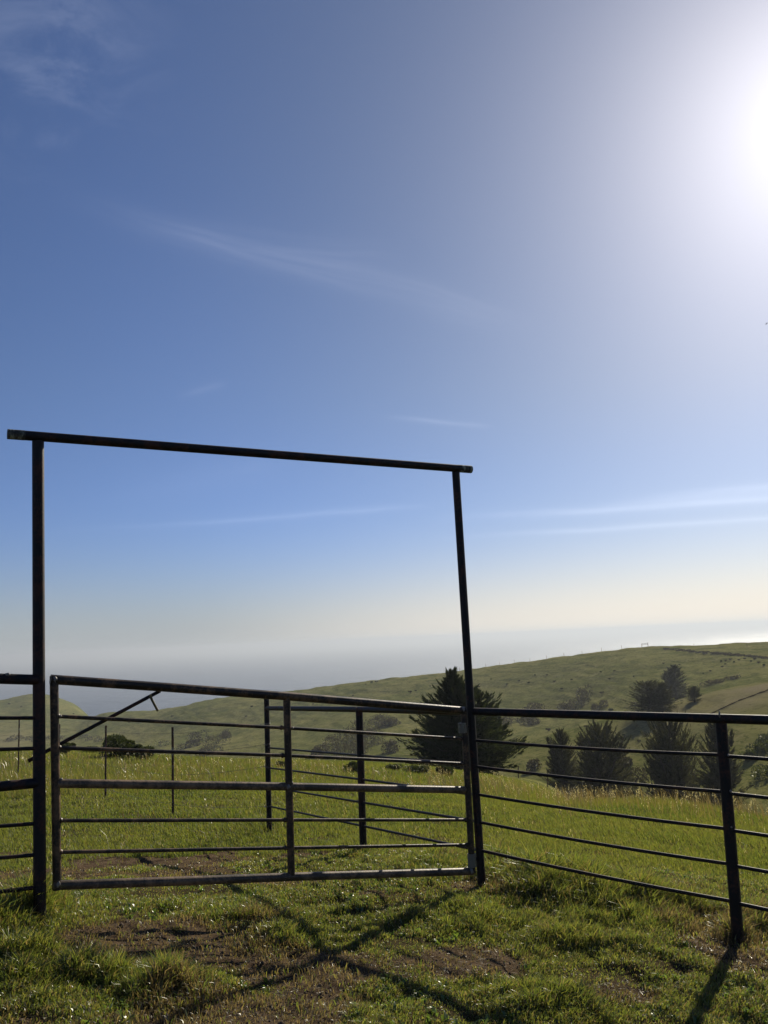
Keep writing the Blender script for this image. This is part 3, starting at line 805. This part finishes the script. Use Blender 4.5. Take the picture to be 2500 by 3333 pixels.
thicket('large grey-brown scrub thicket on the hillside behind the back fence', [(1080, 2425, 90, 60), (1130, 2400, 90, 60), (1180, 2370, 90, 60), (1230, 2345, 80, 40), (1210, 2400, 100, 60), (1150, 2440, 110, 40), (1260, 2430, 70, 40), (1040, 2440, 60, 30), (1270, 2350, 60, 20)], 1, M_SCRUB, 1100)
thicket('dark scrub patches low on the slope left of the corner post', [(640, 2398, 60, 34), (625, 2420, 40, 24), (700, 2412, 90, 40), (730, 2392, 50, 26), (680, 2440, 80, 24)], 2, M_SCRUB, 800)
thicket('dim scrub filling the fold between the big hill and the tree slope', [(1650, 2345, 70, 30), (1700, 2320, 80, 36), (1750, 2300, 60, 30), (1880, 2285, 80, 40), (1900, 2258, 50, 40), (1850, 2300, 60, 30), (1720, 2350, 70, 24), (1950, 2295, 40, 24)], 3, M_SCRUB, 800)
thicket('long strip of brush in the hollow near the right picture edge', [(2300 + 24 * i, 2222 - 5 * i + (i % 3) * 2, 34, 11) for i in range(5)], 4, M_SCRUB, 260, .7)
thicket('shaded brush on the slope beside the right fence post', [(2470, 2430, 60, 34), (2440, 2465, 60, 30), (2500, 2400, 50, 30), (2540, 2430, 70, 36), (2490, 2510, 60, 40), (2560, 2520, 60, 50)], 5, M_SHRUB, 600, .8)
thicket('dense undergrowth between the gully cypresses', [(1850, 2500, 80, 50), (1980, 2510, 70, 50), (2060, 2520, 80, 40), (2220, 2520, 90, 50), (1740, 2490, 50, 34), (2330, 2540, 60, 40), (2030, 2480, 50, 30)], 6, M_SCRUB, 600, .8)
thicket('dark hedge-like line of brush running down the top right hillside', [(2170 + 22 * i, 2112 + i * 1.9, 30, 2.2 + .17 * i) for i in range(19)], 7, M_SCRUB, 300, .7, 'hedge', 200)
thicket('low brush line along the foot of the left hill', [(60 + 34 * i, 2398 + (i % 3) * 4, 40, 12) for i in range(-1, 9)] + [(520, 2420, 60, 20), (580, 2435, 60, 20)], 8, M_SCRUB, 260, .8)

GH = 'small shrubs dotted over the hillsides'
k = 0
for px, py, s in [(1335, 2250, 13), (1352, 2246, 9), (1720, 2220, 10), (1780, 2196, 8), (1806, 2216, 10), (1862, 2210, 10), (1790, 2360, 0), (1785, 2372, 18), (1908, 2362, 16), (1986, 2308, 22), (1936, 2312, 12), (1960, 2252, 14),
                  (1957, 2185, 10), (1984, 2208, 10), (1828, 2240, 10), (1740, 2196, 8), (1690, 2214, 8), (1650, 2226, 8), (1600, 2210, 7), (1560, 2234, 8), (1480, 2262, 8), (1440, 2240, 7), (1400, 2232, 7), (2000, 2182, 8),
                  (2065, 2200, 10), (2160, 2158, 8), (2212, 2162, 8), (2345, 2150, 12), (2362, 2148, 10), (2378, 2144, 12), (2392, 2152, 12), (2406, 2146, 10), (2424, 2142, 10), (2442, 2150, 12), (2456, 2142, 12), (2470, 2154, 12), (2490, 2162, 14), (2352, 2168, 10),
                  (2312, 2182, 9), (2288, 2190, 8), (2360, 2160, 8), (2480, 2140, 8), (1150, 2262, 8), (1090, 2272, 7), (1020, 2290, 8), (960, 2300, 8), (870, 2312, 7), (800, 2330, 8), (820, 2298, 10), (560, 2330, 8), (480, 2345, 7), (420, 2350, 7), (1010, 2236, 6), (1190, 2226, 6), (1210, 2218, 12), (1225, 2217, 10),
                  (70, 2300, 6), (240, 2322, 7), (30, 2290, 8), (300, 2335, 6), (2030, 2390, 10), (2080, 2410, 12), (2400, 2330, 10), (2200, 2350, 9), (2330, 2370, 10), (1640, 2390, 8)]:
    if not s: continue
    p = hit(px, py + s * .4, 80); sc = p[1] / F_PX; k += 1
    ms_ = SF[1 if k % 3 else 0]
    lb_ = ('small dark shrub in the loose cluster just below the hedge-like line, top right' if px > 2300 and py < 2185 else
           'small dark shrub on the near slope around the hillside cypresses' if py > 2295 and px > 1600 or (px, py) in ((1986, 2308),) else
           'small dark shrub dotted on the big green hillside right of the tall post' if px > 1500 else
           'small dark shrub dotted on the hillside between the two tall posts' if px > 360 else
           'small dark shrub on the far left hill')
    t = put_shrub(ms_, p, s * sc * 1.1, s * sc * .85, lb_, GH, rz=k, parts=False)

# ------------------------------------------------------------------ grass
def blades(P, L, Wd, lean, az_l, tint, r_, seg=2):
    """bent tapering blades: P roots, L length, Wd half width, lean 0..1"""
    n = len(P); th = r_.uniform(0, 2 * math.pi, n)
    side = np.stack([np.cos(th), np.sin(th), np.zeros(n)], 1)
    ld = np.stack([np.cos(az_l), np.sin(az_l), np.zeros(n)], 1)
    up = np.array([0, 0, 1.0])
    L1 = L[:, None]; W1 = Wd[:, None]; ln = lean[:, None]
    tip = P + (ld * ln + up * np.sqrt(np.maximum(0.03, 1 - ln ** 2))) * L1
    if seg == 1:
        V = np.stack([P - side * W1, P + side * W1, tip], 1).reshape(-1, 3)
        lp = np.arange(n * 3); st = np.arange(n) * 3; vp = 3
    else:
        mid = P + (ld * ln * .35 + up * .62) * L1 * np.minimum(1.0, np.sqrt(np.maximum(.05, 1 - ln ** 2)) + .25)
        V = np.stack([P - side * W1 * .8, P + side * W1 * .8, mid + side * W1, mid - side * W1, tip], 1).reshape(-1, 3)
        b_ = np.arange(n)[:, None] * 5
        lp = (b_ + np.array([[0, 1, 2, 3, 3, 2, 4]])).ravel()
        st = (np.arange(n)[:, None] * 7 + np.array([[0, 4]])).ravel(); vp = 5
    return V, lp, st, np.repeat(tint, vp, 0)
def grass_obj(name, parts, mat, label=None, cat='grass'):
    Vs, Ls, Ss, Ts = [], [], [], []; vo = lo = 0
    for V, lp, st, t in parts:
        Vs.append(V); Ls.append(lp + vo); Ss.append(st + lo); Ts.append(t); vo += len(V); lo += len(lp)
    V = np.vstack(Vs); T_ = np.vstack(Ts)
    me = mesh_from(name, V, loops=np.concatenate(Ls), starts=np.concatenate(Ss), mat=mat)
    a = me.color_attributes.new('tint', 'FLOAT_COLOR', 'POINT')
    a.data.foreach_set('color', np.hstack([T_, np.ones((len(T_), 1))]).astype(np.float32).ravel())
    return tag(link(name, me), label, cat, kind='stuff')
def wedge(n, r0, r1, r_, a0=R(-32), a1=R(32), p=1.0):
    rr = np.sqrt(r_.uniform(r0 ** 2, r1 ** 2, n)) if p == 1.0 else np.exp(r_.uniform(math.log(r0), math.log(r1), n))
    a = r_.uniform(a0, a1, n); return rr * np.sin(a), rr * np.cos(a), rr, a
GREEN = np.array([.112, .158, .038]); DEEP = np.array([.046, .082, .022]); YEL = np.array([.178, .190, .055]); STRAW = np.array([.20, .165, .09]); BROWN = np.array([.090, .072, .048])
def tints(n, r_, wy, ws, field):
    u = r_.uniform(0, 1, (n, 1)); c = DEEP * (1 - u) + GREEN * u
    f = field[:, None]
    c = c * (1 - .55 * f) + YEL * .55 * f
    k = r_.uniform(0, 1, n) < wy; c[k] = YEL * r_.uniform(.7, 1.2, (k.sum(), 1))
    k = r_.uniform(0, 1, n) < ws; c[k] = STRAW * r_.uniform(.5, 1.1, (k.sum(), 1))
    return c
# lush tufts: places on the ground
def spots(lst):
    out = []
    for px, py, hw, hh, hgt in lst:
        x, y = px_world(px, py); x1, _ = px_world(px + hw, py); _, y1 = px_world(px, py - hh); out.append((x, y, abs(x1 - x), abs(y1 - y) + .03, hgt))
    return out
LUSH = spots([(70, 2990, 120, 50, .20), (135, 2995, 40, 14, .16), (2395, 3045, 60, 14, .14), (60, 3130, 200, 50, .11), (540, 3215, 190, 36, .10), (330, 3205, 220, 38, .10), (100, 3200, 200, 40, .09), (1640, 2850, 90, 36, .20), (1760, 2880, 130, 40, .24), (1900, 2900, 130, 40, .23), (2060, 2930, 130, 40, .19),
              (2220, 2960, 140, 36, .12), (860, 3000, 160, 26, .05), (960, 3060, 140, 40, .06), (2450, 3000, 120, 50, .12), (50, 2700, 130, 24, .16), (880, 2700, 110, 24, .16), (740, 2665, 60, 14, .12), (1190, 2760, 80, 18, .12),
              (1560, 2990, 200, 50, .07), (1850, 3060, 200, 50, .08), (1780, 3260, 200, 50, .07), (1600, 2870, 70, 30, .12), (2400, 3060, 70, 20, .12), (2050, 3000, 260, 50, .09), (1420, 2800, 110, 24, .11)])
def lush(x, y):
    s = np.zeros_like(x); h = np.zeros_like(x)
    for cx, cy, a, b, hg in LUSH:
        w = np.exp(-(((x - cx) / a) ** 2 + ((y - cy) / b) ** 2) * 1.3)
        s = np.maximum(s, w); h = np.maximum(h, w * hg)
    return s, h
parts = []
# near turf
x, y, rr, a = wedge(1150000, 2.6, 9.5, rng, p=0.5)
dm_ = dirt_mask(x, y); sp, hg = lush(x, y); cn = fbm(x * 3.4, y * 3.4, 91, 4); fn = fbm(x * .9, y * .9, 93, 3)
keep = rng.uniform(0, 1, len(x)) < np.clip((1 - dm_ * .86) * np.clip((cn - .22) * 3.6, .30, 1) + sp * .8, 0.09, 1)
keep &= rng.uniform(0, 1, len(x)) < np.clip(.9 + sp * .9, 0, 1) * np.clip(1.25 - np.exp(-(rr - 2.4)) * .2, .3, 1)
x, y, rr, a, sp, hg, cn, fn, dm_ = [v[keep] for v in (x, y, rr, a, sp, hg, cn, fn, dm_)]
n = len(x); P = np.stack([x, y, terrain(x, y) - .004], 1)
c2 = fbm(x * 9, y * 9, 15, 2)
L = (.018 + .055 * np.clip(cn - .25, 0, 1) + hg * .9) * (.45 + 1.1 * c2) * rng.uniform(.4, 1.4, n)
Wd = (.0012 + .0021 * rng.uniform(0, 1, n) ** 2 + .007 * hg) * (1 + np.clip(rr - 6, 0, 4) * .12)
lean = np.clip(rng.uniform(.15, 1.0, n) ** .7 * (1 - .25 * sp), 0, .98)
al = rng.uniform(0, 6.28, n) + 0; al = np.where(rng.uniform(0, 1, n) < .5, 3.6 + rng.normal(0, .8, n) + 3 * fn, al)
c_ = tints(n, rng, .34, .12, np.clip(fn * 1.2 - .3, 0, 1)); kb = rng.uniform(0, 1, n) < dm_ * .7 + .14 * (1 - sp); c_[kb] = BROWN * rng.uniform(.6, 2.0, (kb.sum(), 1))
parts.append(blades(P, L, Wd, lean, al, c_ * 1.2, rng))
print('near blades', n)
grass_obj('grass', parts, M_GRASS, 'short patchy green grass covering the trodden ground inside the pen')
parts = []
# meadow beyond the gate
x, y, rr, a = wedge(520000, 9.5, 24, rng, p=.5)
dm_ = dirt_mask(x, y); sp, hg = lush(x, y); cn = fbm(x * 1.6, y * 1.6, 91, 4); fn = fbm(x * .4, y * .4, 93, 3); sw = straw_mask(x, y)
keep = rng.uniform(0, 1, len(x)) < np.clip((1 - dm_) * np.clip((cn - .25) * 3.5, .25, 1) + sp * .7, 0.03, 1)
x, y, rr, a, sp, hg, cn, fn, sw = [v[keep] for v in (x, y, rr, a, sp, hg, cn, fn, sw)]
n = len(x); P = np.stack([x, y, terrain(x, y) - .01], 1)
tall = np.clip((rr - 9) / 6, 0, 1) * np.clip(.45 + a * 2.2, .35, 1.0)
L = (.035 + .060 * tall + .04 * cn + hg) * rng.uniform(.5, 1.35, n)
Wd = (.0024 + .00023 * (rr - 8)) * rng.uniform(.7, 1.3, n)
lean = np.clip(rng.uniform(.1, .95, n) ** .9, 0, .95)
parts.append(blades(P, L, Wd, lean, rng.normal(3.4, 1.2, n), tints(n, rng, .22, .035 + .2 * float(sw.mean()), np.clip(fn * 1.6 - .2, 0, 1)), rng))
# field out to its rim
x, y, rr, a = wedge(520000, 22, 62, rng, p=.5)
cn = fbm(x * .7, y * .7, 91, 4); fn = fbm(x * .2, y * .2, 93, 3); sw = straw_mask(x, y)
rim = 50 + np.clip(a * 40, -3, 15); keep = (rr < rim) & (rng.uniform(0, 1, len(x)) < np.clip((cn - .2) * 3, .3, 1))
x, y, rr, a, cn, fn, sw = [v[keep] for v in (x, y, rr, a, cn, fn, sw)]
n = len(x); P = np.stack([x, y, terrain(x, y) - .02], 1)
L = (.09 + .08 * cn + .16 * sw) * rng.uniform(.5, 1.4, n)
Wd = .00030 * rr * rng.uniform(.7, 1.3, n)
c_ = tints(n, rng, .22, .05, np.clip(fn * 1.6 - .2, 0, 1)); kb = rng.uniform(0, 1, n) < sw * .30; c_[kb] = STRAW * rng.uniform(.5, 1.1, (kb.sum(), 1))
parts.append(blades(P, L, Wd, np.clip(rng.uniform(0, .9, n), 0, .9), rng.normal(3.4, 1.3, n), c_, rng, 1))
grass_obj('grass', parts, M_FIELD, 'sunlit yellow-green pasture grass covering the field beyond the gate')

# tall dry seed heads along the rim on the right, and loose stalks on the left
parts = []
def stalks(n, r0, r1, a0, a1, h, seed, lw=.00019):
    r_ = np.random.default_rng(seed)
    x, y, rr, a = wedge(n, r0, r1, r_, a0, a1); k = r_.uniform(0, 1, n) < np.clip(fbm(x * .5, y * .5, 5, 3) * 2.6 - .75, .05, 1)
    x, y, rr, a = x[k], y[k], rr[k], a[k]; n = len(x)
    P = np.stack([x, y, terrain(x, y) - .03], 1); L = h * r_.uniform(.5, 1.25, n); al = r_.normal(3.3, 1.1, n); ln = r_.uniform(.05, .6, n)
    c_ = STRAW * r_.uniform(.5, 1.3, (n, 1)) * np.array([1, .95, .85])
    parts.append(blades(P, L, lw * rr, ln, al, c_, r_))
    # seed heads: a few broad husks hanging at each tip
    ld = np.stack([np.cos(al), np.sin(al), np.zeros(n)], 1)
    tip = P + (ld * ln[:, None] + np.array([0, 0, 1.0]) * np.sqrt(1 - ln ** 2)[:, None]) * L[:, None]
    kk = r_.uniform(0, 1, n) < .20
    for j in range(5):
        q_ = tip[kk] - np.array([0, 0, 1.0]) * (.035 * j) + r_.normal(size=(kk.sum(), 3)) * .014
        parts.append(blades(q_, r_.uniform(.03, .055, kk.sum()), .00032 * rr[kk], r_.uniform(.3, .95, kk.sum()), r_.uniform(0, 6.28, kk.sum()), np.repeat([[.46, .42, .30]], kk.sum(), 0), r_))
stalks(2600, 17, 28, R(10), R(30), .55, 1)
stalks(2500, 28, 40, R(2), R(14), .5, 2)
stalks(2400, 22, 40, R(-30), R(-12), .45, 3)
stalks(1500, 24, 36, R(-12), R(3), .4, 4)
stalks(700, 9, 17, R(-25), R(25), .32, 5)
grass_obj('tall_dry_grass', parts, M_STRAW, 'tall dry seeding grass stalks along the rim of the field')
# broad-leaved weeds low in the turf
x, y, rr, a = wedge(3600, 2.8, 11, rng, p=.5); k = (dirt_mask(x, y) < .6) & (fbm(x * 1.5, y * 1.5, 41, 3) > .47); x, y = x[k], y[k]
x = np.repeat(x, 7) + rng.normal(0, .012, len(x) * 7); y = np.repeat(y, 7) + rng.normal(0, .012, len(y) * 7); n = len(x)
P = np.stack([x, y, terrain(x, y)], 1)
V = blades(P, rng.uniform(.022, .055, n), rng.uniform(.004, .009, n), rng.uniform(.6, .95, n), rng.uniform(0, 6.28, n), (DEEP * .9 + GREEN * .5) * rng.uniform(.6, 1.4, (n, 1)), rng)
grass_obj('broadleaf_weeds', [V], M_GRASS, 'low rosettes of broad-leaved weeds scattered through the turf', 'weeds')
# fallen straw and trodden bits on the bare soil
x, y, rr, a = wedge(60000, 2.8, 10, rng, p=.5); k = dirt_mask(x, y) > .25; x, y = x[k], y[k]; n = len(x)
P = np.stack([x, y, terrain(x, y) + .004], 1)
V = blades(P, rng.uniform(.015, .06, n), rng.uniform(.0008, .002, n), np.full(n, .985), rng.uniform(0, 6.28, n), STRAW * rng.uniform(.35, 1.0, (n, 1)), rng, 1)
grass_obj('straw_litter', [V], M_STRAW, 'scattered straw bits lying on the bare trodden soil', 'straw')
# clods of soil
nv = []; nf_ = []; vo = 0
x, y, rr, a = wedge(16000, 2.8, 9.5, rng, p=.5); k = dirt_mask(x, y) > .35; x, y = x[k], y[k]
ico = np.array([[0, 0, 1], [.9, 0, .3], [.28, .85, .3], [-.72, .53, .3], [-.72, -.53, .3], [.28, -.85, .3], [.7, .5, -.5], [-.3, .85, -.5], [-.9, 0, -.5], [-.3, -.85, -.5], [.7, -.5, -.5]])
icf = [(0, 1, 2), (0, 2, 3), (0, 3, 4), (0, 4, 5), (0, 5, 1), (1, 6, 2), (2, 7, 3), (3, 8, 4), (4, 9, 5), (5, 10, 1), (2, 6, 7), (3, 7, 8), (4, 8, 9), (5, 9, 10), (1, 10, 6)]
zz = terrain(x, y)
for xx, yy, z_ in zip(x, y, zz):
    s = rng.uniform(.003, .009) * (1 if rng.uniform() < .93 else 2.2)
    nv.append(ico * s * rng.uniform(.6, 1.3, (11, 3)) + [xx, yy, z_]); nf_.append(np.array(icf) + vo); vo += 11
me = tri_mesh('soil_clods', np.vstack(nv), np.vstack(nf_), None)
mc, q = new_mat('soil clod'); cpos = q.n('ShaderNodeNewGeometry').outputs['Position']
me.materials.append(finish(mc, q, principled(q, q.mix(q.noise(cpos, 14, 3), rgb(.045, .03, .02), rgb(.12, .088, .06)), .95, 0, .2)))
tag(link('soil_clods', me), 'small crumbly clods lying on the bare soil', 'soil', kind='stuff')

# cattle trail cut across the tree slope
tp = [hit(px, py, 100) for px, py in zip(np.linspace(2310, 2560, 30), [2326, 2322, 2317, 2313, 2309, 2305, 2301, 2297, 2293, 2289, 2285, 2282, 2278, 2275, 2272, 2269, 2266, 2262, 2259, 2256, 2253, 2250, 2247, 2244, 2241, 2238, 2235, 2232, 2229, 2226])]
tv = []
for i, p in enumerate(tp):
    t = tp[min(i + 1, 29)] - tp[max(i - 1, 0)]; sd_ = np.array([t[1], -t[0], 0]); sd_ /= np.linalg.norm(sd_); w_ = .28 + .12 * math.sin(i * 1.7)
    for sg in (-1, 0, 1):
        c = p + sd_ * w_ * sg; tv.append([c[0], c[1], float(terrain(c[0], c[1])) + .05])
mt, q = new_mat('trail soil'); cpos = q.n('ShaderNodeNewGeometry').outputs['Position']
mt = finish(mt, q, principled(q, q.mix(q.noise(cpos, 2.0, 4), rgb(.018, .014, .008), rgb(.045, .036, .02)), 1.0, 0, 0.0))
tag(link('path', mesh_from('path', np.array(tv), polys=[(3 * i + j, 3 * i + j + 1, 3 * i + j + 4, 3 * i + j + 3) for i in range(29) for j in (0, 1)], mat=mt)), kind='structure')

# ------------------------------------------------------------------ bird
bp = at(2495, 1054, 75.0)
bird = MB()
bird.tube([bp + [-.10, 0, -.04], bp + [-.05, 0, -.02], bp, bp + [.06, 0, .03], bp + [.10, 0, .05]], [.008, .03, .038, .026, .006], 8)
me_b = None
b0 = len(bird.V)
for sgn in (-1, 1):
    b0 = len(bird.V)
    for v in ((-.03, 0, 0), (.04, 0, .02), (.03, sgn * .14, .07), (-.02, sgn * .16, .06), (-.01, sgn * .30, .03)): bird.V.append(bp + np.array(v))
    for v in ((-.03, 0, 0), (.04, 0, .02), (.03, sgn * .14, .07), (-.02, sgn * .16, .06), (-.01, sgn * .30, .03)): bird.V.append(bp + np.array(v) - [0, 0, .008])
    for f_ in ((0, 1, 2, 3), (3, 2, 4), (5, 8, 7, 6), (8, 9, 7), (1, 6, 7, 2), (0, 3, 8, 5), (2, 7, 9, 4), (3, 4, 9, 8)): bird.F.append(tuple(b0 + k for k in f_)); bird.sm.append(False)
mbd, q = new_mat('dark feathers'); M_BIRD = finish(mbd, q, principled(q, q.mix(q.noise(q.n('ShaderNodeNewGeometry').outputs['Position'], 30, 2), rgb(.02, .02, .02), rgb(.05, .045, .04)), .8))
ob = bird.build('bird', M_BIRD, None, bp); tag(ob, 'tiny dark bird flying far off in the sky at the right edge', 'bird')

# ------------------------------------------------------------------ haze: one box of even air
x0, x1, y0, y1, z0, z1 = -31000, 31000, -31000, 31000, -174, 26
HV = [(x0, y0, z0), (x1, y0, z0), (x1, y1, z0), (x0, y1, z0), (x0, y0, z1), (x1, y0, z1), (x1, y1, z1), (x0, y1, z1)]
HF = [(0, 3, 2, 1), (4, 5, 6, 7), (0, 1, 5, 4), (1, 2, 6, 5), (2, 3, 7, 6), (3, 0, 4, 7)]
mh = bpy.data.materials.new('haze air'); mh.use_nodes = True; mh.node_tree.nodes.clear(); q = G(mh.node_tree)
pv = q.n('ShaderNodeVolumePrincipled'); pv.inputs['Color'].default_value = (.55, .60, .67, 1); pv.inputs['Density'].default_value = .00020
pv.inputs['Anisotropy'].default_value = .35
mo = q.n('ShaderNodeOutputMaterial'); q.nt.links.new(pv.outputs[0], mo.inputs['Volume'])
tag(link('haze', mesh_from('haze', np.array(HV), polys=HF, mat=mh)), kind='stuff')
